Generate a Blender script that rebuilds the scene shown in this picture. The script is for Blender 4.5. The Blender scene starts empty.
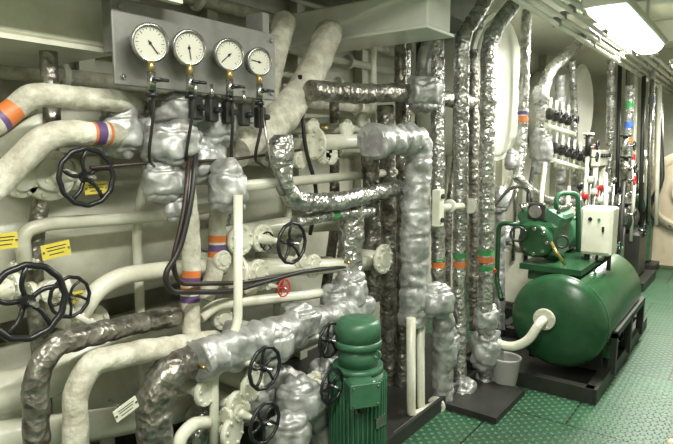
import bpy, math, random
from mathutils import Vector, Matrix, noise
random.seed(7)
# ------------------------------------------------------------------ survey frame
F=560.0; EYE=Vector((0,0,1.6)); YAW=math.radians(37); PIT=math.radians(7.3)
fw=Vector((-math.sin(YAW)*math.cos(PIT),math.cos(YAW)*math.cos(PIT),-math.sin(PIT)))
rt=Vector((math.cos(YAW),math.sin(YAW),0)); up=rt.cross(fw)
def ray(u,v): return fw+rt*((u-336.5)/F)-up*((v-222)/F)
def PX(u,v,x):
    d=ray(u,v); return EYE+d*(x/d.x)
def PY(u,v,y):
    d=ray(u,v); return EYE+d*(y/d.y)
def PZ(u,v,z):
    d=ray(u,v); return EYE+d*((z-EYE.z)/d.z)
def rp(p,px): return px*(p-EYE).dot(fw)/F
# ------------------------------------------------------------------ materials
def mat(name,col,rough=0.5,metal=0.0,var=0.0,col2=None,nscale=6,bump=0.0,bscale=40,emit=0,kind='noise',spec=0.5,bd=.012):
    m=bpy.data.materials.new(name); m.use_nodes=True
    nt=m.node_tree; N=nt.nodes; L=nt.links; b=N['Principled BSDF']
    b.inputs['Roughness'].default_value=rough; b.inputs['Metallic'].default_value=metal
    b.inputs['Base Color'].default_value=(*col,1)
    b.inputs['Specular IOR Level'].default_value=spec
    tc=N.new('ShaderNodeTexCoord')
    if col2 is not None:
        n=N.new('ShaderNodeTexNoise'); n.inputs['Scale'].default_value=nscale; n.inputs['Detail'].default_value=8; n.inputs['Roughness'].default_value=.65
        L.new(tc.outputs['Object'],n.inputs['Vector'])
        r=N.new('ShaderNodeValToRGB'); r.color_ramp.elements[0].position=.5-var; r.color_ramp.elements[1].position=.5+var
        r.color_ramp.elements[0].color=(*col2,1); r.color_ramp.elements[1].color=(*col,1)
        L.new(n.outputs['Fac'],r.inputs['Fac']); L.new(r.outputs['Color'],b.inputs['Base Color'])
    if bump>0:
        bp=N.new('ShaderNodeBump'); bp.inputs['Strength'].default_value=bump; bp.inputs['Distance'].default_value=bd
        t=N.new('ShaderNodeTexNoise'); t.inputs['Scale'].default_value=bscale; t.inputs['Detail'].default_value=6
        hout=t.outputs['Fac']
        if kind in('foil','crinkle'):
            t.noise_type='RIDGED_MULTIFRACTAL'; t.inputs['Detail'].default_value=3; t.inputs['Distortion'].default_value=.6
            w=N.new('ShaderNodeTexNoise'); w.inputs['Scale'].default_value=bscale*.8; w.inputs['Detail'].default_value=4
            L.new(tc.outputs['Object'],w.inputs['Vector'])
            rn=N.new('ShaderNodeMapRange'); rn.inputs[3].default_value=rough-.14; rn.inputs[4].default_value=rough+.22
            L.new(w.outputs['Fac'],rn.inputs[0]); L.new(rn.outputs[0],b.inputs['Roughness'])
            if kind=='crinkle':
                mx=N.new('ShaderNodeVectorMath'); mx.operation='MULTIPLY_ADD'; mx.inputs[1].default_value=(.05,.05,.05)
                L.new(w.outputs['Color'],mx.inputs[0]); L.new(tc.outputs['Object'],mx.inputs[2])
                vv=N.new('ShaderNodeTexVoronoi'); vv.inputs['Scale'].default_value=bscale*2.6; L.new(mx.outputs[0],vv.inputs['Vector'])
                ad=N.new('ShaderNodeMath'); ad.operation='MULTIPLY_ADD'; ad.inputs[1].default_value=.9
                L.new(vv.outputs['Distance'],ad.inputs[0]); L.new(t.outputs['Fac'],ad.inputs[2]); hout=ad.outputs[0]
        L.new(tc.outputs['Object'],t.inputs['Vector']); L.new(hout,bp.inputs['Height'])
        L.new(bp.outputs['Normal'],b.inputs['Normal'])
    if emit:
        b.inputs['Emission Color'].default_value=(*col,1); b.inputs['Emission Strength'].default_value=emit
    return m
CREAM=mat('cream_paint',(.76,.76,.66),.28,col2=(.54,.53,.42),var=.2,nscale=5,bump=.08,bscale=25)
VES=mat('vessel_paint',(.80,.81,.73),.35,col2=(.66,.67,.59),var=.2,nscale=3)
WALL=mat('wall_paint',(.66,.66,.56),.5,col2=(.42,.41,.32),var=.2,nscale=2.5,bump=.1,bscale=12)
CEIL=mat('ceiling_paint',(.68,.69,.60),.5,col2=(.54,.54,.45),var=.2,nscale=2)
LAG=mat('cream_lagging_cloth',(.70,.69,.59),.55,col2=(.34,.31,.24),var=.17,nscale=12,bump=.6,bscale=40)
CLOTH=mat('silver_jacket_cloth',(.56,.57,.56),.42,.5,col2=(.25,.25,.24),var=.18,nscale=11,bump=.6,bscale=19,kind='foil',bd=.012)
FOIL=mat('aluminium_foil_wrap',(.66,.66,.64),.27,.88,col2=(.26,.25,.23),var=.15,nscale=14,bump=.6,bscale=17,kind='crinkle',bd=.012)
DFOIL=mat('grimy_foil_wrap',(.40,.385,.34),.33,.75,col2=(.09,.08,.065),var=.15,nscale=13,bump=.6,bscale=15,kind='crinkle',bd=.012)
BLACK=mat('black_enamel',(.012,.012,.014),.3)
RUB=mat('black_rubber',(.015,.013,.013),.45)
BROWN=mat('brown_cable',(.035,.02,.016),.4)
GREEN=mat('green_machine_paint',(.024,.095,.038),.27,col2=(.014,.055,.022),var=.2,nscale=6,bump=.08,bscale=30)
LGREEN=mat('green_motor_paint',(.055,.165,.09),.38,col2=(.032,.10,.052),var=.2,nscale=8,bump=.1,bscale=30)
DARK=mat('dark_steel',(.05,.05,.045),.45,.4,col2=(.025,.025,.022),var=.2)
PLATE=mat('grey_gauge_plate',(.27,.27,.25),.4,.25,col2=(.16,.16,.145),var=.2)
STEEL=mat('bare_steel',(.5,.5,.48),.25,.95,col2=(.3,.29,.27),var=.2,nscale=20)
BRASS=mat('brass',(.6,.42,.15),.3,.9)
WHITE=mat('white_dial',(.55,.54,.47),.4)
RED=mat('red_paint',(.5,.02,.02),.35)
ORANGE=mat('orange_tape',(.6,.17,.04),.45)
PURPLE=mat('purple_tape',(.11,.06,.17),.45)
YELLOW=mat('yellow_plate',(.66,.54,.08),.45)
GTAPE=mat('green_tape',(.05,.25,.08),.45)
BLUE=mat('blue_tape',(.05,.12,.4),.45)
TAN=mat('tan_paint',(.58,.50,.38),.5,col2=(.44,.36,.25),var=.2,nscale=3)
TUBE=mat('fluorescent_diffuser',(.97,1,.97),.5,emit=9)
GREY=mat('grey_metal_housing',(.35,.35,.33),.5)
DGREY=mat('gap_shade_grey',(.16,.16,.14),.5,col2=(.1,.1,.09),var=.2)  # darkened girder colour: shade of the gap above the beam is painted in
# checker-plate floor
FLOOR=bpy.data.materials.new('green_checker_plate'); FLOOR.use_nodes=True
nt=FLOOR.node_tree;N=nt.nodes;L=nt.links;b=N['Principled BSDF']
tc=N.new('ShaderNodeTexCoord'); n=N.new('ShaderNodeTexNoise'); n.inputs['Scale'].default_value=1.6; n.inputs['Detail'].default_value=8
L.new(tc.outputs['Object'],n.inputs['Vector']); r=N.new('ShaderNodeValToRGB')
r.color_ramp.elements[0].position=.35; r.color_ramp.elements[0].color=(.016,.058,.028,1); r.color_ramp.elements[1].position=.7; r.color_ramp.elements[1].color=(.036,.115,.056,1)
L.new(n.outputs['Fac'],r.inputs['Fac'])
mp=N.new('ShaderNodeMapping'); mp.inputs['Rotation'].default_value=(0,0,math.radians(45)); mp.inputs['Scale'].default_value=(22,22,22)
L.new(tc.outputs['Object'],mp.inputs['Vector'])
vo=N.new('ShaderNodeTexVoronoi'); vo.inputs['Scale'].default_value=1; vo.inputs['Randomness'].default_value=0
L.new(mp.outputs[0],vo.inputs['Vector'])
rr=N.new('ShaderNodeValToRGB'); rr.color_ramp.elements[0].position=.2; rr.color_ramp.elements[0].color=(1,1,1,1); rr.color_ramp.elements[1].position=.36; rr.color_ramp.elements[1].color=(0,0,0,1)
L.new(vo.outputs['Distance'],rr.inputs['Fac'])
mixc=N.new('ShaderNodeMixRGB'); mixc.blend_type='ADD'; mixc.inputs[2].default_value=(.045,.09,.055,1)
L.new(rr.outputs['Color'],mixc.inputs[0]); L.new(r.outputs['Color'],mixc.inputs[1])
bk=N.new('ShaderNodeTexBrick'); bk.inputs['Scale'].default_value=1; bk.inputs['Brick Width'].default_value=.8; bk.inputs['Row Height'].default_value=1.1; bk.inputs['Mortar Size'].default_value=.006
bk.inputs['Color1'].default_value=(1,1,1,1); bk.inputs['Color2'].default_value=(.85,.85,.85,1); bk.inputs['Mortar'].default_value=(.12,.12,.12,1)
L.new(tc.outputs['Object'],bk.inputs['Vector'])
mul=N.new('ShaderNodeMixRGB'); mul.blend_type='MULTIPLY'; mul.inputs[0].default_value=1
L.new(mixc.outputs[0],mul.inputs[1]); L.new(bk.outputs['Color'],mul.inputs[2]); L.new(mul.outputs[0],b.inputs['Base Color'])
bp=N.new('ShaderNodeBump'); bp.inputs['Strength'].default_value=.8; bp.inputs['Distance'].default_value=.008
L.new(rr.outputs['Color'],bp.inputs['Height']); L.new(bp.outputs['Normal'],b.inputs['Normal']); b.inputs['Roughness'].default_value=.42

# ------------------------------------------------------------------ mesh builder
def basis(a):
    a=a.normalized(); h=Vector((0,0,1)) if abs(a.z)<.9 else Vector((0,1,0))
    e1=h.cross(a).normalized(); e2=a.cross(e1); return a,e1,e2
X=Vector((1,0,0)); Y=Vector((0,1,0)); Z=Vector((0,0,1))
def SQ(q): return Vector((q.x,q.y,q.z*.45))
class B:
    def __init__(s): s.v=[];s.f=[];s.m=[];s.sm=[];s.mats=[]
    def mi(s,m):
        if m not in s.mats: s.mats.append(m)
        return s.mats.index(m)
    def face(s,f,m,sm=True): s.f.append(f); s.m.append(s.mi(m)); s.sm.append(sm)
    def rings(s,rings,m,cap=True,closed=False,mfun=None):
        n=len(rings[0]); o=len(s.v)
        for r in rings: s.v.extend(r)
        k=len(rings)
        for i in range(k-1 if not closed else k):
            a=o+i*n; c=o+((i+1)%k)*n; mm=mfun(i) if mfun else m
            for j in range(n):
                s.face((a+j,a+(j+1)%n,c+(j+1)%n,c+j),mm)
        if cap and not closed:
            s.face(tuple(o+j for j in reversed(range(n))),m,False); s.face(tuple(o+(k-1)*n+j for j in range(n)),m,False)
    def lathe(s,c,ax,prof,m,n=24,cap=True):
        a,e1,e2=basis(ax); R=[]
        for t,r in prof:
            r=max(r,.0004); R.append([c+a*t+(e1*math.cos(2*math.pi*j/n)+e2*math.sin(2*math.pi*j/n))*r for j in range(n)])
        o=len(s.f); s.rings(R,m,cap)
        k=0
        for i in range(len(prof)-1):
            flat=abs(prof[i+1][0]-prof[i][0])<.35*abs(prof[i+1][1]-prof[i][1]) and len(prof)<14
            for j in range(n):
                if flat: s.sm[o+k]=False
                k+=1
    def cyl(s,p,q,r,m,r2=None,n=16):
        d=q-p; s.lathe(p,d,[(0,r),(d.length,r2 if r2 is not None else r)],m,n)
    def box(s,c,sz,m,rot=None,bev=0.0):
        hx,hy,hz=[k/2 for k in sz]; M=rot or Matrix.Identity(3); o=len(s.v)
        if bev<=0:
            for dx in(-1,1):
                for dy in(-1,1):
                    for dz in(-1,1): s.v.append(c+M@Vector((dx*hx,dy*hy,dz*hz)))
            for f in((0,1,3,2),(4,6,7,5),(0,4,5,1),(2,3,7,6),(0,2,6,4),(1,5,7,3)): s.face(tuple(o+i for i in f),m,False)
        else:
            bb=min(bev,hx*.9,hy*.9,hz*.9)
            R=[]
            for z,i in((-hz,bb),(-hz+bb,0),(hz-bb,0),(hz,bb)):
                x=hx-i;y=hy-i
                R.append([c+M@Vector((a,b_,z)) for a,b_ in((x-bb,y),(x,y-bb),(x,-y+bb),(x-bb,-y),(-x+bb,-y),(-x,-y+bb),(-x,y-bb),(-x+bb,y))][::-1])
            k=len(s.f); s.rings(R,m)
            for i in range(k,len(s.f)): s.sm[i]=False
    def torus(s,c,ax,R,r,m,n=36,k=10,scal=0.0):
        a,e1,e2=basis(ax); rs=[]
        for i in range(n):
            t=2*math.pi*i/n; d=e1*math.cos(t)+e2*math.sin(t); RR=R*(1+scal*math.cos(t*12))
            rs.append([c+d*RR+(d*math.cos(2*math.pi*j/k)+a*math.sin(2*math.pi*j/k))*r for j in range(k)])
        s.rings(rs,m,False,True)
    def tube(s,pts,r,m,bend=None,lump=0,freq=9,bands=(),n=None,pinch=0,pd=.12,seed=0):
        bend=bend if bend is not None else r*3.2
        pts=[p.copy() for p in pts]; out=[pts[0]]
        for i in range(1,len(pts)-1):
            p=pts[i]; d1=p-pts[i-1]; d2=pts[i+1]-p
            t=min(bend,d1.length*.48,d2.length*.48); a=p-d1.normalized()*t; c=p+d2.normalized()*t
            for k in range(9):
                q=k/8; out.append(a*(1-q)**2+p*2*q*(1-q)+c*q*q)
        out.append(pts[-1])
        L_=[0]
        for i in range(1,len(out)): L_.append(L_[-1]+(out[i]-out[i-1]).length)
        tot=L_[-1]; step=min(max(r*.25,.006),.012) if (lump or bands) else None
        if step:
            cnt=max(2,int(tot/step)); ss=[tot*i/cnt for i in range(cnt+1)]; c=[];k=0
            for q in ss:
                while k<len(L_)-2 and L_[k+1]<q: k+=1
                dl=L_[k+1]-L_[k]; c.append(out[k].lerp(out[k+1],(q-L_[k])/dl if dl>1e-9 else 0))
        else: c=[p for i,p in enumerate(out) if i==0 or (p-out[i-1]).length>1e-6]; ss=None
        n=n or (26 if lump else 16)
        T=[(c[min(i+1,len(c)-1)]-c[max(i-1,0)]).normalized() for i in range(len(c))]
        _,e,_2=basis(T[0]); R=[]
        for i,p in enumerate(c):
            e=(e-T[i]*e.dot(T[i])).normalized(); g=T[i].cross(e); ring=[]
            for j in range(n):
                a=2*math.pi*j/n; d=e*math.cos(a)+g*math.sin(a); rr=r
                if lump:
                    q=(p+d*r)*freq+Vector((seed,seed*.7,0))
                    rr=r*(1+lump*(abs(noise.noise(q))*3-.7)+lump*.5*noise.noise(q*3.1)+lump*1.1*noise.noise(p*6+Vector((seed,0,0))))
                    if pinch:
                        f=((ss[i]+.012*math.cos(a+seed))/pinch)%1; f=min(f,1-f)*pinch; rr*=1-pd*math.exp(-(f/.009)**2)
                ring.append(p+d*rr)
            R.append(ring)
        bd=[]
        for bp_,w,bm in bands:
            k=min(range(len(c)),key=lambda i:(c[i]-bp_).length); bd.append((ss[k]-w/2,ss[k]+w/2,bm))
        def mf(i):
            for a,b2,bm in bd:
                if a<=ss[i]<b2: return bm
            return m
        s.rings(R,m,True,False,mf if bd else None)
        return c
    def blob(s,c,rad,m,lump=.14,freq=7,rot=None,n=40,seed=0,pw=.75):
        M=rot or Matrix.Identity(3); R=[]
        for i in range(n+1):
            th=math.pi*i/n; th=min(max(th,.02),math.pi-.02); ring=[]
            for j in range(n):
                ph=2*math.pi*j/n
                st=math.sin(th)**pw; cz=math.copysign(abs(math.cos(th))**pw,math.cos(th))
                d=Vector((st*math.cos(ph),st*math.sin(ph),-cz))
                q=M@Vector((d.x*rad[0],d.y*rad[1],d.z*rad[2]))
                w=SQ(c+q)*freq*1.5+Vector((seed,0,seed)) if lump>.08 else (c+q)*freq
                w2=(c+q)*freq*2.2+Vector((0,seed,seed))
                k=1+lump*(abs(noise.noise(w))*2.6-.6)+lump*.55*(abs(noise.noise(w2))*2-.4)
                if lump>.08: k*=1-.09*math.exp(-((abs(d.z)-.62)/.07)**2)
                ring.append(c+q*k)
            R.append(ring)
        s.rings(R,m)
    def make(s,name):
        me=bpy.data.meshes.new(name); me.from_pydata([tuple(v) for v in s.v],[],s.f)
        for m in s.mats: me.materials.append(m)
        me.polygons.foreach_set('material_index',s.m); me.polygons.foreach_set('use_smooth',s.sm); me.update()
        o=bpy.data.objects.new(name,me); bpy.context.collection.objects.link(o); return o

def flange(b,c,ax,r,th=.018,m=None,bolts=8):
    m=m or CREAM; a,e1,e2=basis(ax)
    b.lathe(c-a*th/2,a,[(0,r*.96),(th*.12,r),(th*.88,r),(th,r*.96)],m,28)
    for i in range(bolts):
        t=2*math.pi*(i+.5)/bolts; p=c+(e1*math.cos(t)+e2*math.sin(t))*r*.8
        hb=min(r*.12,.012); b.cyl(p-a*(th/2+hb),p+a*(th/2+hb),min(r*.1,.02),m,n=6)
def wheel(b,c,ax,R,m=None,sp=5,ph=0.3):
    m=m or BLACK; a,e1,e2=basis(ax)
    b.torus(c,a,R,R*.095,m,n=48,scal=.018)
    b.lathe(c-a*R*.28,a,[(0,R*.13),(R*.05,R*.2),(R*.32,R*.2),(R*.4,R*.12),(R*.5,R*.1)],m,16)
    for i in range(sp):
        t=2*math.pi*i/sp+ph; d=e1*math.cos(t)+e2*math.sin(t); g=e1*math.cos(t+.25)+e2*math.sin(t+.25)
        b.tube([c-a*R*.12+d*R*.12,c-a*R*.1+g*R*.5,c+d*R*.97],R*.075,m,bend=R*.3,n=8)
def gate_valve(u,v,rpx,x,ax=X,body=CREAM,L_=.22,wm=None,name='gate_valve',ph=.3,bodyr=1.0,down=0):
    c=PX(u,v,x); R=rp(c,rpx); b=B(); a=ax.normalized(); wheel(b,c,a,R,wm,ph=ph)
    k=R*bodyr
    b.cyl(c-a*L_,c+a*R*.5,R*.075,STEEL,n=10)
    b.lathe(c-a*L_,a,[(0,k*.5),(k*.12,k*.5),(k*.13,k*.3),(L_*.35,k*.25),(L_*.5,k*.16),(L_*.55,k*.2),(L_*.6,k*.12)],body,20)
    flange(b,c-a*L_,a,k*.62,.016,body,8)
    bc=c-a*(L_+k*.5); b.blob(bc,(k*.55,k*.6,k*.55),body,0,1,n=18,pw=.9)
    for sgn in(-1,1): 
        b.cyl(bc,bc+Y*sgn*k*.85,k*.36,body); flange(b,bc+Y*sgn*k*.85,Y,k*.62,.02,body)
    return b.make(name)
def pipe(name,pts,rpx,m,x=-1.9,rx=None,bands=(),ends=(),**kw):
    P=[PX(p[0],p[1],p[2] if len(p)>2 else x) for p in pts]
    for p in P: p.z=max(p.z,.02)
    r=rp(P[rx if rx is not None else len(P)//2],rpx)
    bb=[]
    for bnd in bands:
        bb.append((PX(bnd[0],bnd[1],bnd[4] if len(bnd)>4 else x),bnd[2],bnd[3]))
    if m in (LAG,) : kw.setdefault('lump',.07)
    if m in (CLOTH,): kw.setdefault('lump',.13); kw.setdefault('pinch',.13); kw.setdefault('freq',12)
    if m in (FOIL,DFOIL): kw.setdefault('lump',.08); kw.setdefault('freq',16); kw.setdefault('pinch',.085); kw.setdefault('pd',.07)
    b=B(); c=b.tube(P,r,m,bands=bb,seed=len(bpy.data.objects)*1.7,**kw)
    for e in ends:
        i=0 if e==0 else -1; ax=(P[1]-P[0]) if e==0 else (P[-1]-P[-2]); flange(b,P[i],ax,r*2.0,.02,CREAM)
    return b.make(name)
def quad(name,c,sz,m,bev=0): b=B(); b.box(Vector(c),sz,m,bev=bev); return b.make(name)

# ------------------------------------------------------------------ room shell
XW=-2.75
quad('floor',(-.6,5,-.05),(4.6,13.4,.1),FLOOR)
quad('wall_left',(XW-.05,5,1.5),(.1,13.4,3.0),WALL)
quad('wall_right',(1.65,5,1.5),(.1,13.4,3.0),WALL)
quad('wall_back',(-.6,11.65,1.5),(4.6,.1,3.0),WALL)
quad('wall_front',(-.6,-1.65,1.5),(4.6,.1,3.0),WALL)
quad('ceiling',(-.6,5,3.05),(4.6,13.4,.1),CEIL)
b=B()
for i in range(16):
    y=-.9+i*.8; b.box(Vector((XW+.05,y,1.5)),(.1,.012,3),WALL); b.box(Vector((XW+.1,y,1.5)),(.012,.08,3),WALL)
b.make('trim_1')
def beam(y0,y1,x0,x1,z0,z1,m=CREAM):
    b=B(); yc=(y0+y1)/2
    b.box(Vector(((x0+x1)/2,yc,(z0+z1)/2)),(x1-x0,y1-y0,z1-z0),m,bev=.01)
    b.box(Vector(((x0+x1)/2,yc,z0-.008)),(x1-x0+.02,y1-y0+.06,.016),m)
    return b.make('deck_beam')
p=PX(345,40,-2.1); beam(p.y-.06,p.y+.22,-2.5,-1.5,p.z,p.z+.2,VES)
quad('beam_hanger',(-1.52,p.y+.08,(p.z+3)/2+.1),(.06,.26,3-p.z-.2),VES,.005)
p=PX(60,60,-2.3); beam(p.y-.62,p.y-.02,-2.5,-1.92,p.z,p.z+.5)
for y in(5.2,7.2,9.2): beam(y-.06,y+.06,-1.25,1.6,2.78,3.0,CEIL)
quad('overhead_girder',(-2.2,1.9,2.8),(.5,5.5,.38),DGREY,.01)
b=B(); p=PX(20,8,-1.75)
b.box(Vector((-1.9,p.y+.05,p.z+.16)),(.5,.9,.03),CREAM); b.box(Vector((-1.66,p.y+.05,p.z+.14)),(.03,.9,.09),CREAM)
for k in range(5): b.cyl(Vector((-1.645,p.y-.3+k*.18,p.z+.14)),Vector((-1.635,p.y-.3+k*.18,p.z+.14)),.012,CREAM,n=6)
b.make('overhead_bracket_plate')

# ------------------------------------------------------------------ big cream vessels behind pipes
def vessel(c,ax,r,L_,m=VES,rim=True,d=.22):
    b=B(); a=ax.normalized(); prof=[(0,.02)]
    for i in range(1,9): t=i/8*math.pi/2; prof.append((r*d*(1-math.cos(t)),r*math.sin(t)))
    prof+= [(L_-r*d,r)]+[(L_-r*d*(1-math.sin((i/8)*math.pi/2)),r*math.cos(i/8*math.pi/2)+.001) for i in range(1,9)]
    b.lathe(c,a,prof,m,56)
    if rim: b.lathe(c+a*r*(d+.02),a,[(0,r),(.002,r*1.06),(.05,r*1.06),(.052,r)],m,48,False)
    return b
p=PX(100,235,-2.4); vessel(Vector((-2.42,p.y-1.2,p.z)),Y,.3,2.4,CREAM).make('horizontal_cooler_vessel')
p=PX(100,360,-2.4); vessel(Vector((-2.45,p.y-1.2,p.z-.1)),Y,.27,2.9,CREAM).make('horizontal_cooler_vessel')
for u,v,rr in((507,88,68),(587,108,40)):
    p=PX(u,v,-2.0); r=rp(p,rr); b=vessel(p,-X,r,.72,VES,False,.1)
    flange(b,p-X*(r*.1+.03),X,r*1.07,.05,VES,20); b.make('evaporator_vessel')
# ------------------------------------------------------------------ overhead pipes right side
for i,(u,v,rz) in enumerate(((560,3,.018),(575,2,.022),(548,8,.014),(592,2,.02),(540,14,.02))):
    p=PZ(u,v,2.62-.02*i); b=B(); b.cyl(Vector((p.x,.8,p.z)),Vector((p.x,11.5,p.z)),rz,CREAM)
    for k in range(10): b.box(Vector((p.x,1.2+k*1.1,p.z+.02)),(rz*3,.03,rz*2+.03),GREY)
    b.make('overhead_pipe')
def fixture(x,y0,y1,z,en=62):
    b=B(); b.box(Vector((x,(y0+y1)/2,z+.055)),(.24,y1-y0+.06,.05),CEIL,bev=.01)
    R=[]
    for y,s in((y0,.7),(y0+.02,1),(y1-.02,1),(y1,.7)):
        R.append([Vector((x+.10*s*math.cos(t),y,z+.03-.065*s*math.sin(t))) for t in[math.pi*k/10 for k in range(11)]])
    b.rings(R,TUBE)
    for k in(y0+.15,y1-.15): b.cyl(Vector((x,k,z+.07)),Vector((x,k,3.0)),.012,CEIL,n=8)
    fx=b.make('fluorescent_light')
    l=bpy.data.lights.new('tube_light','AREA'); l.shape='RECTANGLE'; l.size=.18; l.size_y=y1-y0; l.energy=en; l.color=(1,.995,.88)
    o=bpy.data.objects.new('tube_lamp',l); o.location=(x,(y0+y1)/2,z-.05); bpy.context.collection.objects.link(o); o.parent=fx
    return l
p0=PZ(603,12,2.35);p1=PZ(650,50,2.35); xl=(p0.x+p1.x)/2
fixture(xl,p0.y,p1.y,2.35,80)
p2=PZ(669,72,2.35); fixture(xl+.12,p2.y-.3,p2.y+.9,2.35,80)
fixture(xl,8.6,9.9,2.35,70)
fixture(-.35,.3,1.7,2.75,66)
fixture(-.35,-1.3,-.1,2.75,42)
fixture(-1.25,5.6,6.8,2.7,60)  # extra fixture, added to brighten this stretch of the corridor
# ------------------------------------------------------------------ LEFT pipes
pipe('cream_lagged_pipe',[(-25,135),(8,115),(32,94),(125,102),(150,112,-2.1)],12,LAG,-1.85,bands=((6,117,.03,ORANGE),(2,121,.03,PURPLE),(10,113,.02,ORANGE)),bend=.09)
pipe('cream_lagged_pipe',[(-25,205),(0,182),(38,142),(60,132),(120,135),(150,140,-2.1)],13,LAG,-1.85,bands=((90,134,.02,ORANGE),(97,134,.03,PURPLE),(104,134,.02,ORANGE)),bend=.08)
pipe('white_pipe',[(-20,158,-2.1),(10,145,-2.1),(40,120,-2.1),(120,118,-2.1)],9,CREAM,-2.1)
pipe('white_pipe',[(25,265,-2.0),(22,232,-2.0),(45,224,-2.0),(160,216,-2.0),(225,205,-2.0)],7,CREAM,-2.0,bend=.05,ends=(0,))
pipe('white_pipe',[(-20,395,-1.95),(40,385,-1.95),(95,345,-1.95),(180,330,-1.95)],18,CREAM,-1.95,bend=.15)
pipe('white_pipe',[(78,318),(96,290),(120,276),(175,268),(330,262,-1.95)],9,CREAM,-1.9,bend=.1,ends=(0,))
pipe('white_pipe',[(-20,440,-1.95),(60,430,-1.95),(140,418,-1.95),(200,404,-1.95)],14,CREAM,-1.95)
gate_valve(87,177,28,-1.8,L_=.2)
gate_valve(28,302,37,-1.72,L_=.2,bodyr=.7)
gate_valve(70,297,20,-1.85,L_=.12,ph=.9)
b=B()
for u,v,r in((48,175,26),(20,180,18),(88,325,22),(25,165,10)):
    p=PX(u,v,-2.02); rr=rp(p,r); flange(b,p,X,rr,.03,CREAM,8); b.cyl(p-X*.35,p+X*.03,rr*.6,CREAM)
b.make('blanked_flange_branch')
pipe('foil_lagged_pipe',[(36,470,-1.75),(36,375,-1.75),(52,345,-1.75),(110,330,-1.75),(175,315,-1.8)],13,DFOIL,-1.75,bend=.1,rx=1)
pipe('cream_lagged_pipe',[(76,470,-1.68),(75,390,-1.68),(92,362,-1.68),(150,350,-1.68),(215,340,-1.75)],13,LAG,-1.68,bend=.1,rx=1)
pipe('foil_lagged_pipe',[(158,475,-1.65),(152,400,-1.65),(172,366,-1.65),(230,352,-1.7)],18,DFOIL,-1.65,bend=.13,rx=1,lump=.09)
pipe('foil_lagged_pipe',[(205,470,-1.75),(196,430,-1.75),(210,400,-1.8),(250,395,-1.8)],12,FOIL,-1.75,bend=.1,rx=1)
pipe('cream_lagged_pipe',[(186,170,-1.78),(192,240,-1.78),(190,300,-1.78),(192,345,-1.78)],9,LAG,-1.7,bands=((191,272,.02,ORANGE,-1.78),(191,280,.025,PURPLE,-1.78),(191,288,.02,ORANGE,-1.78),(191,296,.02,PURPLE,-1.78)))
pipe('cream_lagged_pipe',[(228,180,-1.85),(217,215,-1.85),(217,265,-1.85),(205,300,-1.85)],9,LAG,-1.85,bands=((217,238,.02,ORANGE),(217,246,.03,PURPLE),(217,254,.02,ORANGE)))
pipe('white_small_bore_pipe',[(238,195),(238,325),(214,372),(214,470)],4.5,CREAM,-1.62,bend=.05,rx=1)
pipe('white_small_bore_pipe',[(243,186,-1.8),(330,178,-1.9),(395,172,-1.9)],4.5,CREAM,-1.8)
pipe('white_pipe',[(182,470,-1.6),(178,440,-1.6),(192,424,-1.6),(230,420,-1.7)],7,CREAM,-1.6,bend=.05,rx=1)
# ------------------------------------------------------------------ silver jackets beneath gauges
def jacket(name,items):
    b=B()
    for k,it in enumerate(items):
        u,v,x,rx,rz=it[:5]; m=it[5] if len(it)>5 else CLOTH; c=PX(u,v,x)
        b.blob(c,(rp(c,rx),rp(c,rx)*1.05,rp(c,rz)),m,lump=.17,freq=9,seed=k*3.1+u*.1)
    return b.make(name)
jacket('insulated_valve_jacket',[(122,132,-1.9,20,26),(150,125,-1.95,20,20)])
jacket('insulated_valve_jacket',[(178,112,-1.85,24,18),(172,145,-1.8,27,22),(163,182,-1.8,20,22),(178,208,-1.78,13,14)])
jacket('insulated_valve_jacket',[(215,122,-1.85,24,24),(203,160,-1.85,20,24),(228,188,-1.72,20,26),(245,130,-1.9,18,16)])
pipe('cream_lagged_pipe',[(330,30,-2.0),(312,75,-1.95),(285,115,-1.9),(235,152,-1.85)],16,LAG,-1.9,bend=.18,pinch=.14,pd=.06)
pipe('cream_lagged_pipe',[(258,165,-1.95),(262,120,-1.95),(270,75,-2.0),(285,20,-2.1)],12,LAG,-1.95)
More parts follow.
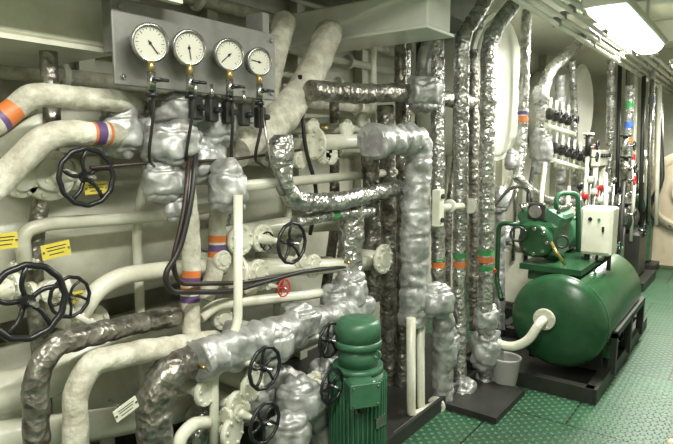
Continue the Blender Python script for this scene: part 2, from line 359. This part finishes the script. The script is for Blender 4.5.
# ------------------------------------------------------------------ gauges
b=B()
pa=PX(114,48,-1.74); pb=PX(276,60,-1.74); za=PX(190,14,-1.74).z; zb=PX(190,92,-1.74).z
b.box(Vector((-1.75,(pa.y+pb.y)/2,(za+zb)/2)),(.015,pb.y-pa.y,za-zb),PLATE,bev=.004)
for y in(pa.y+.05,pb.y-.05): b.box(Vector((-1.8,y,(za+zb)/2+.1)),(.1,.04,.25),PLATE)
for y in(pa.y+.03,pb.y-.03):
    for z in(za-.03,zb+.03): b.cyl(Vector((-1.745,y,z)),Vector((-1.735,y,z)),.01,STEEL,n=6)
b.make('gauge_board')
gax=Vector((1,-.28,-.12)).normalized()
for gi,(u,v,r) in enumerate(((150,43,18.5),(189,48,17),(229,55,15.5),(259,62,13.5))):
    b=B(); c=PX(u,v,-1.66); R=rp(c,r)
    b.lathe(c-gax*.035,gax,[(0,R*.85),(.004,R*.95),(.03,R*.95),(.032,R*1.04),(.04,R*1.04),(.045,R*.9),(.038,R*.88)],STEEL,36,False)
    b.lathe(c-gax*.03,gax,[(0,R*.86),(.031,R*.9)],WHITE,36)
    a,e1,e2=basis(gax); f=c+gax*.0015
    for k in range(19):
        t=math.radians(-45+k*15); d=e1*math.cos(t)+e2*math.sin(t)
        ln=.16 if k%3==0 else .08
        Mx=Matrix((d,gax.cross(d),gax)).transposed()
        b.box(f+d*R*(.78-ln/2),(R*ln,R*.03,.001),BLACK,rot=Mx)
    an=(.9,1.4,2.4,3.3)[gi]; d=(e1*math.cos(an)-e2*math.sin(an)); Mx=Matrix((d,gax.cross(d),gax)).transposed()
    b.box(f+gax*.002+d*R*.25,(R*.85,R*.05,.0015),BLACK,rot=Mx); b.lathe(f,gax,[(0,R*.09),(.004,R*.07)],BLACK,12)
    zb_=c-Z*R*.95
    b.cyl(zb_,zb_-Z*.035,.011,BRASS,n=6); b.cyl(zb_-Z*.035,zb_-Z*.1,.014,STEEL,n=12)
    q=zb_-Z*.065; b.cyl(q,q+X*.05,.008,STEEL); b.cyl(q+X*.05-Y*.03,q+X*.05+Y*.03,.006,BLACK); b.cyl(q-Z*.04,q-Z*.055,.02,BLACK,n=6)
    b.make('pressure_gauge')
    pipe('gauge_hose',[(u+1,v+r*2,-1.66),(u+4,v+r*2+30,-1.66),(u-6+random.random()*12,160,-1.7),(u+6,168,-1.8)],1.6,RUB,-1.66,bend=.06)
b=B()
for u in range(196,262,16):
    p=PX(u,108+.15*(u-196),-1.74); b.box(p,(.04,.045,.09),DARK,bev=.006); b.cyl(p,p+X*.05,.012,BLACK); b.cyl(p+Z*.04,p+Z*.1,.008,STEEL)
b.make('manometer_valve_block')
pipe('black_hose',[(196,150,-1.7),(192,200,-1.66),(180,250,-1.66),(164,275,-1.66),(170,292,-1.66),(230,292,-1.75),(300,272,-1.78),(385,262,-1.8)],3,RUB,-1.7,bend=.1)
pipe('black_hose',[(190,150,-1.72),(184,215,-1.68),(172,262,-1.68),(178,284,-1.7),(240,283,-1.78),(380,258,-1.82)],2.6,BROWN,-1.7,bend=.1)
pipe('brown_cable',[(90,168,-1.8),(150,163,-1.8),(230,160,-1.75),(300,150,-1.8)],1.6,BROWN,-1.8)
pipe('black_hose',[(300,75,-1.9),(305,150,-1.9),(318,190,-1.9),(310,235,-1.9)],2,RUB,-1.9,bend=.1)
pipe('capillary_tube',[(285,195,-1.7),(270,160,-1.7),(262,110,-1.7)],1.2,STEEL,-1.7)
# ------------------------------------------------------------------ CENTRE
pipe('white_pipe',[(313,143),(385,140)],7,CREAM,-1.95,ends=(0,))
b=B()
for u,v,r in((313,146,14),(322,150,14),(312,127,9),(330,155,10),(346,128,9),(300,160,9),(362,120,8)):
    p=PX(u,v,-1.95); flange(b,p,X,rp(p,r),.03,CREAM,8); b.cyl(p-X*.5,p,rp(p,r*.6),CREAM)
b.make('cooler_branch_flange')
pipe('foil_lagged_pipe',[(310,90,-1.8),(360,94,-1.8),(410,92,-1.75),(450,100,-1.7),(480,103,-1.7)],8.5,DFOIL,-1.8)
jacket('insulated_valve_jacket',[(424,95,-1.68,18,17),(430,62,-1.75,12,26)])
pipe('foil_lagged_pipe',[(283,135,-1.72),(284,190,-1.72),(300,203,-1.72),(335,202,-1.72),(398,188,-1.72)],10,FOIL,-1.72,bend=.09,lump=.1)
b=B(); p=PX(280,152,-1.72); b.blob(p,(rp(p,14),rp(p,14),rp(p,17)),FOIL,.12,12); b.make('foil_wrapped_elbow')
pipe('foil_lagged_pipe',[(295,222,-1.75),(335,214,-1.75),(372,212,-1.75)],6,FOIL,-1.75,bands=((333,214,.05,GTAPE),))
pipe('foil_lagged_pipe',[(352,205,-1.8),(350,240,-1.8),(352,300,-1.8)],13,FOIL,-1.8,lump=.13)
pipe('foil_lagged_pipe',[(385,105,-1.9),(388,200,-1.9),(388,310,-1.9),(388,400,-1.9)],8,DFOIL,-1.9)
pipe('foil_lagged_pipe',[(370,150,-1.85),(372,240,-1.85),(372,300,-1.85)],9,DFOIL,-1.85)
pipe('foil_lagged_pipe',[(400,20,-1.95),(401,90,-1.95),(402,420,-1.8)],6,DFOIL,-1.9)
pipe('cloth_lagged_riser',[(370,141,-1.6),(420,139,-1.6),(415,230,-1.6),(412,325,-1.6)],14,CLOTH,-1.6,bend=.12,pinch=.15,rx=1)
pipe('cloth_lagged_pipe',[(412,300,-1.6),(430,296,-1.55),(443,310,-1.5),(443,400,-1.5)],10,CLOTH,-1.5,bend=.1)
jacket('insulated_valve_jacket',[(437,300,-1.5,16,16),(447,345,-1.5,12,20),(464,398,-1.45,15,18)])
pipe('white_small_bore_pipe',[(411,318,-1.55),(411,425,-1.55),(440,432,-1.5)],4.5,CREAM,-1.55,bend=.05)
pipe('white_small_bore_pipe',[(420,300,-1.55),(421,410,-1.55),(421,460,-1.55)],4,CREAM,-1.55,bend=.05)
pipe('white_pipe',[(396,475,-1.5),(398,440,-1.5),(412,428,-1.5),(436,424,-1.5)],5,CREAM,-1.5,bend=.05,ends=(3,))
jacket('insulated_valve_jacket',[(350,290,-1.75,17,18),(335,300,-1.75,14,16)])
pipe('cloth_lagged_pipe',[(196,362,-1.62),(250,342,-1.62),(300,328,-1.65),(360,306,-1.75)],17,CLOTH,-1.62,lump=.16)
jacket('insulated_valve_jacket',[(240,338,-1.68,18,16),(300,322,-1.66,20,17),(275,345,-1.6,18,18)])
jacket('insulated_pump_casing',[(300,400,-1.55,22,24),(325,375,-1.6,18,16),(290,436,-1.5,22,24),(250,400,-1.7,20,18)])
pipe('cloth_lagged_pipe',[(325,470,-1.6),(318,420,-1.6),(300,385,-1.65),(250,372,-1.7)],14,CLOTH,-1.6,rx=1)
b=B(); 
for u,v,r,x in((252,384,17,-1.62),(246,398,15,-1.66),(232,432,16,-1.6),(205,392,14,-1.62),(236,405,14,-1.62)):
    p=PX(u,v,x); flange(b,p,X+Y*.2,rp(p,r),.025,CREAM,8); b.cyl(p-X*.25,p,rp(p,r*.55),CREAM)
b.make('pump_suction_flange')
gate_valve(265,368,21,-1.47,L_=.14,bodyr=.7)
gate_valve(265,423,20,-1.45,L_=.14,bodyr=.7,ph=.8)
gate_valve(330,340,17,-1.5,L_=.12,bodyr=.7)
gate_valve(332,386,17,-1.42,L_=.1,bodyr=.6,ph=.6)
gate_valve(292,243,20,-1.62,L_=.2,bodyr=.9)
gate_valve(267,241,9,-1.8,L_=.1)
gate_valve(284,288,8.5,-1.68,L_=.1,wm=RED,name='drain_valve')
pipe('white_manifold_pipe',[(235,272,-1.85),(300,268,-1.85),(384,262,-1.78)],8,CREAM,-1.85,ends=(0,))
pipe('white_manifold_pipe',[(205,240,-2.0),(290,225,-2.0),(350,222,-2.0)],9,CREAM,-2.0)
pipe('white_small_bore_pipe',[(200,318,-1.8),(215,305,-1.8),(300,296,-1.8),(340,290,-1.8)],5,CREAM,-1.8)
b=B()
for u,v,r in((383,259,15),(258,272,13),(313,266,12),(250,285,11),(300,262,9),(222,260,10),(262,238,14),(240,240,16),(222,318,12)):
    p=PX(u,v,-1.72 if u>350 else -1.82); flange(b,p,X,rp(p,r),.025,CREAM,8); b.cyl(p-X*.3,p+X*.02,rp(p,r*.5),CREAM)
b.make('manifold_flange')
b=B()
for u,v in((262,330),(322,128),(345,262),(200,366)):
    p=PX(u,v,-1.6); b.cyl(p,p+X*.03,.008,BRASS,n=6)
b.make('brass_drain_plug')
def label(u,v,w,h,x,tilt=0,m=YELLOW):
    b=B(); c=PX(u,v,x); wy=rp(c,w)*1.2; hz=rp(c,h); M=Matrix.Rotation(tilt,3,'X')
    b.box(c,(.004,wy,hz),m,rot=M)
    for k in(-.22,.05,.25): b.box(c+M@Vector((.003,wy*.05*k,hz*k)),(.001,wy*(.6+k*.4),hz*.05),BLACK,rot=M)
    for s in(-1,1): b.cyl(c+M@Vector((0,s*wy*.44,0)),c+M@Vector((.005,s*wy*.44,0)),.004,STEEL,n=8)
    b.cyl(c,c-X*.1,.006,STEEL,n=8)
    b.make('valve_name_plate')
label(5,241,20,16,-1.9); label(56,250,24,15,-1.9,.1); label(126,409,22,13,-1.62,.3,CREAM); label(96,188,20,12,-1.88)
label(78,297,10,12,-1.95)
# ------------------------------------------------------------------ GREEN PUMP MOTOR
b=B(); pt=PX(358,317,-1.42); cx,cy=pt.x,pt.y; zt=pt.z; R=rp(pt,26)
c=Vector((cx,cy,0))
def dome(zb,zt_,r,m): b.lathe(c+Z*zb,Z,[(0,r),((zt_-zb)*.6,r),((zt_-zb)*.8,r*.95),((zt_-zb)*.93,r*.8),((zt_-zb),r*.5),((zt_-zb)*1.01,.001)],m,36)
dome(zt-.11,zt,R*.88,LGREEN)
b.lathe(c+Z*(zt-.135),Z,[(0,R*.90),(.02,R*.94),(.035,R*.90)],LGREEN,36)
b.lathe(c+Z*(zt-.22),Z,[(0,R*.78),(.09,R*.78)],LGREEN,32)
b.lathe(c+Z*(zt-.25),Z,[(0,R*.98),(.03,R*.98)],LGREEN,32)
b.lathe(c+Z*.16,Z,[(0,R*1.0),(zt-.41,R*1.0)],LGREEN,36)
for k in range(40):
    t=2*math.pi*k/40; d=Vector((math.cos(t),math.sin(t),0)); M=Matrix.Rotation(t,3,'Z')
    b.box(c+d*R*1.05+Z*(.16+(zt-.41)/2),(R*.2,.006,(zt-.45)),LGREEN,rot=M)
b.lathe(c,Z,[(0,R*1.5),(.03,R*1.5),(.031,R*.9),(.12,R*.9),(.13,R*1.25),(.17,R*1.25)],LGREEN,36)
M=Matrix.Rotation(math.radians(-35),3,'Z')
bc=c+M@Vector((R*1.15,-R*.3,zt-.29)); b.box(bc,(.10,.13,.10),LGREEN,rot=M,bev=.012); b.box(bc+M@Vector((.055,0,0)),(.012,.14,.11),LGREEN,rot=M,bev=.004)
for sy in(-1,1):
    for sz in(-1,1): b.cyl(bc+M@Vector((.06,sy*.055,sz*.04)),bc+M@Vector((.068,sy*.055,sz*.04)),.006,STEEL,n=6)
b.cyl(bc-Z*.05,bc-Z*.1,.015,BLACK); b.box(c+Vector((R*1.12,-R*.1,zt-.46)),(.01,.07,.05),STEEL,rot=Matrix.Rotation(-.1,3,'Z'))
b.torus(c+Z*(zt-.155)+X*R*.9,Y,.018,.005,LGREEN,n=16)
b.make('pump_motor')
# ------------------------------------------------------------------ VERTICAL risers right-centre
pipe('foil_lagged_pipe',[(520,-60,-1.7),(486,0,-1.6),(462,38,-1.55),(461,150,-1.55),(459,300,-1.55),(459,410,-1.5)],7.5,FOIL,-1.55,rx=3,bend=.12,pinch=.22,pd=.08,bands=((459,255,.03,GTAPE),(459,264,.03,ORANGE)))
pipe('foil_lagged_pipe',[(540,-30,-1.5),(500,22,-1.4),(489,42,-1.4),(487,150,-1.4),(486,250,-1.4),(485,330,-1.4),(484,400,-1.4),(500,432,-1.35)],8,FOIL,-1.4,rx=3,bend=.1,pinch=.24,pd=.1,bands=((487,250,.025,GTAPE),(487,258,.03,ORANGE),(487,266,.025,GTAPE)))
pipe('foil_lagged_pipe',[(437,40,-1.7),(438,120,-1.65),(438,275,-1.6),(440,300,-1.6)],7,FOIL,-1.65,bands=((438,262,.03,ORANGE),(438,256,.02,GTAPE)))
pipe('foil_lagged_pipe',[(473,50,-1.7),(474,330,-1.65)],5,DFOIL,-1.7)
jacket('insulated_valve_jacket',[(486,350,-1.4,15,20),(486,318,-1.4,12,16),(486,385,-1.4,10,22)])
jacket('insulated_valve_jacket',[(498,428,-1.3,12,12)])
b=B(); p=PX(438,208,-1.5)
b.box(p,(.05,.07,.22),CREAM,bev=.006); q=PX(462,206,-1.5); b.cyl(p,q,.022,CREAM); flange(b,PX(450,206,-1.5),Y,.04,.02); flange(b,PX(470,206,-1.5),Y,.05,.02)
for k in(-.07,.07): b.cyl(p+Vector((.02,0,k)),p+Vector((.035,0,k)),.015,BLACK)
b.make('thermostat_housing')
pipe('foil_lagged_pipe',[(527,10,-1.9),(525,60,-1.9),(522,150,-1.9),(516,185,-1.9),(502,208,-1.9)],5,FOIL,-1.9,bands=((523,118,.05,ORANGE),(523,112,.03,PURPLE)))
pipe('foil_lagged_pipe',[(603,-10,-1.85),(580,42,-1.85),(548,72,-1.85),(542,95,-1.85),(541,170,-1.85)],6,FOIL,-1.85,bend=.2)
jacket('insulated_valve_jacket',[(541,148,-1.85,11,22),(541,95,-1.85,8,10),(512,160,-1.8,7,10)])
jacket('insulated_valve_jacket',[(500,200,-1.7,8,13),(505,235,-1.7,8,11)])
pipe('cloth_lagged_pipe',[(500,190,-1.7),(500,260,-1.7),(500,330,-1.6)],5,CLOTH,-1.7)
pipe('foil_lagged_pipe',[(515,175,-1.8),(530,190,-1.7),(545,200,-1.7),(600,205,-1.5)],4,FOIL,-1.8)
# ------------------------------------------------------------------ black valve manifold in the corridor
b=B()
for r0,(uu,vv,n_) in enumerate(((550,114,4),(556,148,6))):
    for k in range(n_):
        p=PX(uu+k*6,vv+k*2,-1.72); b.cyl(p,p+X*.1,.014,BLACK,n=10); b.torus(p+X*.1,X,.04,.008,BLACK,n=18,k=6); b.blob(p,(.045,.05,.06),DARK,0,1,n=10); b.cyl(p-Z*.2,p+Z*.16,.015,CREAM,n=10)
    pa_=PX(uu-4,vv+12,-1.72); pb_=PX(uu+n_*6,vv+12+n_*2,-1.72); b.cyl(pa_,pb_,.026,CREAM)
b.make('control_valve_manifold')
# ------------------------------------------------------------------ GREEN HORIZONTAL TANK UNIT
TX=-1.03
def tank():
    b=B(); cx=TX; zc=.435; r=.318; y0=3.80; L_=1.45
    prof=[(0,.005)]+[(r*.32*(1-math.cos(i/10*math.pi/2)),r*math.sin(i/10*math.pi/2)) for i in range(1,11)]
    prof+=[(L_-r*.32,r)]+[(L_-r*.32*(1-math.sin(i/10*math.pi/2)),r*math.cos(i/10*math.pi/2)+.001) for i in range(1,11)]
    b.lathe(Vector((cx,y0,zc)),Y,prof,GREEN,56)
    b.lathe(Vector((cx,y0+r*.33,zc)),Y,[(0,r),(.002,r*1.015),(.03,r*1.015),(.032,r)],GREEN,56,False)
    p=Vector((cx-.05,y0,zc+.04)); flange(b,p-Y*.05,Y,.072,.022,CREAM,8); b.cyl(p-Y*.03,p+Y*.05,.045,CREAM)
    b.tube([p-Y*.05,p-Y*.14,p+Vector((-.06,-.18,-.13)),p+Vector((-.16,-.2,-.19)),p+Vector((-.28,-.22,-.17)),p+Vector((-.36,-.15,-.12)),p+Vector((-.42,.1,-.05))],.03,CREAM,bend=.1)
    for y in(y0+.32,y0+1.1):
        b.box(Vector((cx,y,.14)),(.5,.05,.14),DARK); b.box(Vector((cx,y,.22)),(.6,.03,.1),GREEN)
    for x in(-.75,-1.67): b.box(Vector((x,y0+.85,.05)),(.07,1.95,.1),DARK)
    for y in(y0-.1,y0+.8,y0+1.8): b.box(Vector((-1.21,y,.05)),(.95,.07,.1),DARK)
    b.box(Vector((-1.21,y0+.85,.015)),(.95,1.95,.03),DARK)
    for yy in(.35,.9,1.45): b.box(Vector((-.72,y0+yy,.2)),(.05,.05,.3),DARK)
    b.box(Vector((-.72,y0+.9,.34)),(.05,1.15,.05),DARK)
    b.make('refrigeration_condenser_tank')
tank()
def compressor():
    b=B(); zt=.755
    b.box(Vector((-1.12,4.45,zt+.02)),(.42,1.0,.04),GREEN)
    for y in(4.05,4.85):
        b.box(Vector((-1.12,y,zt-.03)),(.34,.05,.1),GREEN)
    c=Vector((-1.25,4.25,zt+.2))
    b.box(c,(.28,.34,.26),GREEN,bev=.03)
    for s in(-1,1):
        M=Matrix.Rotation(s*.5,3,'Y'); b.box(c+Vector((s*.09,0,.16)),(.15,.28,.12),LGREEN,rot=M,bev=.02)
        for k in range(5): b.cyl(c+Vector((s*.12,-.13+k*.06,.2)),c+Vector((s*.15,-.13+k*.06,.25)),.012,STEEL,n=6)
    b.lathe(c-Y*.25,Y,[(0,.1),(.02,.12),(.08,.12)],GREEN,24)
    for k in range(8):
        t=k*math.pi/4; b.cyl(c+Vector((math.cos(t)*.09,-.26,math.sin(t)*.09)),c+Vector((math.cos(t)*.09,-.22,math.sin(t)*.09)),.012,STEEL,n=6)
    m=Vector((-1.25,4.55,zt+.2)); b.lathe(m,Y,[(0,.13),(.03,.15),(.36,.15),(.38,.13),(.46,.13),(.48,.1)],LGREEN,30)
    for k in range(24):
        t=k*math.pi/12; b.box(m+Vector((math.cos(t)*.155,.2,math.sin(t)*.155)),(.02,.32,.006),LGREEN,rot=Matrix.Rotation(-t,3,'Y'))
    b.tube([c+Vector((.1,-.1,.22)),c+Vector((.1,-.1,.34)),c+Vector((.22,0,.34)),c+Vector((.22,.1,-.1))],.018,LGREEN,bend=.06)
    b.tube([c+Vector((-.14,-.15,.1)),c+Vector((-.3,-.15,.1)),c+Vector((-.3,-.15,-.35)),c+Vector((-.2,-.3,-.45))],.018,GREEN,bend=.06)
    b.tube([c+Vector((-.05,-.2,.26)),c+Vector((-.05,-.2,.38)),c+Vector((-.2,-.2,.38)),c+Vector((-.35,-.2,.2)),c+Vector((-.36,-.2,-.5))],.012,STEEL,bend=.05)
    b.tube([c+Vector((.12,-.25,.0)),c+Vector((.18,-.33,-.05)),c+Vector((.22,-.25,-.14))],.012,BRASS,bend=.05)
    b.box(c+Vector((.02,-.28,.22)),(.12,.05,.12),DARK,bev=.01); b.lathe(c+Vector((.02,-.31,.22)),-Y,[(0,.045),(.01,.045)],STEEL,20)
    b.cyl(c+Vector((-.38,-.2,-.2)),c+Vector((-.22,-.4,-.22)),.014,RED)
    b.torus(c+Vector((-.1,-.3,.05)),Vector((.3,-1,.2)),.05,.009,BLACK,n=20,k=6)
    b.torus(c+Vector((.2,-.28,.02)),Vector((.3,-1,.2)),.04,.008,BLACK,n=20,k=6)
    b.make('refrigeration_compressor')
compressor()
b=B(); p=PY(599,230,4.45)
b.box(p,(.22,.2,.35),CREAM,bev=.012); b.box(p+Vector((0,-.105,0)),(.19,.012,.31),CREAM,bev=.004); b.box(p+Vector((.05,-.115,.02)),(.015,.01,.04),BLACK)
b.cyl(p+Vector((-.04,-.11,.09)),p+Vector((-.04,-.12,.09)),.014,BLACK); b.cyl(p+Vector((.02,-.11,.09)),p+Vector((.02,-.12,.09)),.01,GTAPE)
for dx in(-.08,.08): b.cyl(p+Vector((dx,0,-.16)),Vector((p.x+dx,p.y,.72)),.015,DARK)
for k in range(3): b.tube([p+Vector((-.06+k*.06,0,-.16)),p+Vector((-.06+k*.06,-.02,-.23)),p+Vector((-.15+k*.02,.1,-.26))],.01,RUB,bend=.04)
b.make('compressor_control_box')
b=B()
for k in range(3):
    p=PY(556+k*15,212,4.75); b.lathe(p,-Y,[(0,.05),(.03,.05)],STEEL,20); b.lathe(p-Y*.031,-Y,[(0,.043),(.002,.043)],WHITE,20); b.cyl(p-Z*.04,Vector((p.x,p.y,.8)),.012,STEEL)
b.make('compressor_gauge_set')
# ------------------------------------------------------------------ FAR CORRIDOR
pipe('foil_lagged_pipe',[(630,85,-1.3),(628,150,-1.3),(624,215,-1.3)],4,FOIL,-1.3,bands=((628,105,.08,GTAPE),(628,125,.08,BLUE),(627,140,.06,ORANGE)))
pipe('foil_lagged_pipe',[(652,60,-1.2),(651,150,-1.2),(646,230,-1.2)],3,FOIL,-1.2,bands=((651,100,.1,BLUE),))
pipe('foil_lagged_pipe',[(612,60,-1.6),(610,150,-1.6),(606,220,-1.6)],4,FOIL,-1.6)
pipe('foil_lagged_pipe',[(572,60,-1.9),(574,100,-1.9),(575,215,-1.9)],3.5,FOIL,-1.9)
pipe('cloth_lagged_pipe',[(560,75,-2.0),(561,160,-2.0),(560,215,-2.0)],5,CLOTH,-2.0)
def machine(name,x,y,m,h,s=1):
    b=B(); b.box(Vector((x,y,.05)),(.7*s,.9*s,.1),DARK)
    b.box(Vector((x,y,.1+h*.25)),(.5*s,.6*s,h*.5),m,bev=.03)
    b.lathe(Vector((x,y-.35*s,h*.72)),Y,[(0,.1),(.03,.17*s),(.5*s,.17*s),(.55*s,.1)],m,24)
    b.lathe(Vector((x,y,h*.8)),Z,[(0,.1*s),(h*.15,.1*s),(h*.2,.04)],STEEL,18)
    for k in range(4):
        b.tube([Vector((x-.2+.12*k,y-.3,h*.5)),Vector((x-.2+.12*k,y-.3,h*1.1)),Vector((x-.3+.12*k,y+.1,h*1.2+.05*k))],.02,[CREAM,STEEL,DARK,CREAM][k],bend=.08)
    wheel(b,Vector((x+.27*s,y-.1,h*.6)),X,.08,BLACK); b.cyl(Vector((x+.2*s,y-.1,h*.6)),Vector((x+.27*s,y-.1,h*.6)),.015,STEEL)
    b.make(name)
machine('lube_oil_pump',-1.35,6.3,LGREEN,1.0)
machine('feed_water_pump',-1.3,7.5,DARK,1.1)
machine('bilge_pump',-1.35,8.7,LGREEN,1.2)
machine('fire_pump',-1.2,9.8,GREEN,1.1)
machine('separator_unit',-1.75,5.55,CREAM,1.1,.9)
b=B(); p=PX(600,158,-1.6)
b.box(p,(.1,.5,.2),CREAM,bev=.01)
for k in range(5): b.cyl(p+Vector((.05,-.2+k*.1,.03)),p+Vector((.08,-.2+k*.1,.03)),.025,BLACK,n=12)
for k in(-.2,.2): b.cyl(p+Vector((0,k,-.1)),Vector((p.x,p.y+k,0)),.03,CREAM)
b.make('local_control_panel')
b=B()
for k,(u,v,m) in enumerate(((602,188,RED),(594,192,WHITE),(608,190,WHITE),(614,180,STEEL),(590,180,WHITE),(585,196,RED),(600,200,CREAM),(620,190,BLACK),(580,186,BLACK))):
    p=PX(u,v,-1.3); b.blob(p,(.03,.06,.035),m,.05,5,n=12); b.cyl(p,Vector((p.x,p.y,.0)),.015,STEEL,n=8)
b.make('filter_drain_cocks')
b=B(); c=PY(690,192,8.6)
b.lathe(Vector((c.x,8.6,c.z)),-Y,[(-.6,.55),(0,.55),(.05,.53),(.09,.46),(.10,.44),(.06,.42),(.08,.25),(.11,.2),(.2,.18),(.21,.01)],TAN,48)
for k in range(16):
    t=k*math.pi/8; b.cyl(Vector((c.x+.49*math.cos(t),8.5,c.z+.49*math.sin(t))),Vector((c.x+.49*math.cos(t),8.6,c.z+.49*math.sin(t))),.02,STEEL,n=6)
b.box(Vector((c.x,9.0,.5)),(1.1,.7,1.0),TAN,bev=.05)
b.tube([Vector((c.x-.5,8.4,0)),Vector((c.x-.5,8.4,.7)),Vector((c.x-.3,8.4,1.2)),Vector((c.x-.4,8.5,2.2))],.03,DARK,bend=.1)
b.make('diesel_engine_end_casing')
for k in range(7):
    u=612+k*8; P=[PY(u,60+k*4,8.2),PY(u-2,150,8.2),PY(u-4,225,8.2)]
    b=B(); b.tube(P,.026,[CREAM,DARK,STEEL][k%3]); b.make('ship_service_pipe')
for k in range(18):
    b=B(); u=588+ (k*37)%74; v=145+(k*23)%80; p=PY(u,v,6.6+.1*k)
    b.cyl(p-Z*.12,p+Z*.12,.03,[DARK,DFOIL,LGREEN,STEEL][k%4]); flange(b,p+Z*.12,Z,.06,.02,DARK if k%2 else CREAM,6); b.cyl(p,p+X*.1,.012,STEEL); b.torus(p+X*.1,X,.05,.01,[BLACK,BLACK,RED][k%3],n=18,k=6)
    b.cyl(p-Z*.12,Vector((p.x,p.y,0)),.02,[CREAM,DARK][k%2],n=10); b.make('globe_valve')
quad('trim_2',(-1.6,11.55,1.3),(1.6,.1,.12),CREAM)
b=B(); p=PX(505,380,-1.28)
b.lathe(Vector((p.x,p.y,.0)),Z,[(0,.07),(.2,.1),(.21,.105),(.215,.095),(.2,.09),(.02,.065)],GREY,24,False); b.lathe(Vector((p.x,p.y,.01)),Z,[(0,.066),(.01,.066)],GREY,24); b.make('drip_bucket')
b=B(); b.box(Vector((-2.1,2.1,.02)),(1.25,4.2,.04),DARK); b.box(Vector((-1.47,2.1,.04)),(.02,4.2,.08),DARK); b.box(Vector((-1.3,3.3,.02)),(.35,.5,.04),DARK); b.make('drip_tray')
b=B(); c=PZ(668,440,.1)
b.box(Vector((c.x+.03,c.y-.03,.06)),(.06,.06,.12),TAN,bev=.01); b.make('deck_stub_post')
for k in range(7):
    z=1.6+k*.17; x=-2.62
    b=B(); b.cyl(Vector((x,-.8,z)),Vector((x,4.0+.3*(k%3),z)),.018+.01*(k%3),[CREAM,CREAM,LAG][k%3])
    for j in range(5): flange(b,Vector((x,.3+j*.8+.13*(k%3),z)),Y,.045+.01*(k%3),.03,CREAM,8)
    b.make('bulkhead_pipe_run')
for k in range(10):
    y=.5+k*.42; b=B(); xx=-2.05
    b.tube([Vector((xx,y,0.04)),Vector((xx,y,1.0+.3*math.sin(k))),Vector((xx,y+.1,1.4+.3*math.sin(k))),Vector((xx,y+.1,1.95 if k<6 else 2.3))],.02+.01*(k%2),[CREAM,DFOIL,CREAM,FOIL][k%4],lump=.05)
    b.make('bulkhead_riser_pipe')
# ------------------------------------------------------------------ camera / world
cam=bpy.data.cameras.new('camera'); cam.sensor_width=36; cam.lens=36*F/673; cam.clip_start=.02
o=bpy.data.objects.new('camera',cam); bpy.context.collection.objects.link(o)
o.matrix_world=Matrix.Translation(EYE)@Matrix((rt,up,-fw)).transposed().to_4x4()
bpy.context.scene.camera=o
w=bpy.data.worlds.new('world'); bpy.context.scene.world=w; w.use_nodes=True
w.node_tree.nodes['Background'].inputs[0].default_value=(.6,.65,.5,1); w.node_tree.nodes['Background'].inputs[1].default_value=.2
bpy.context.scene.view_settings.view_transform='Standard'
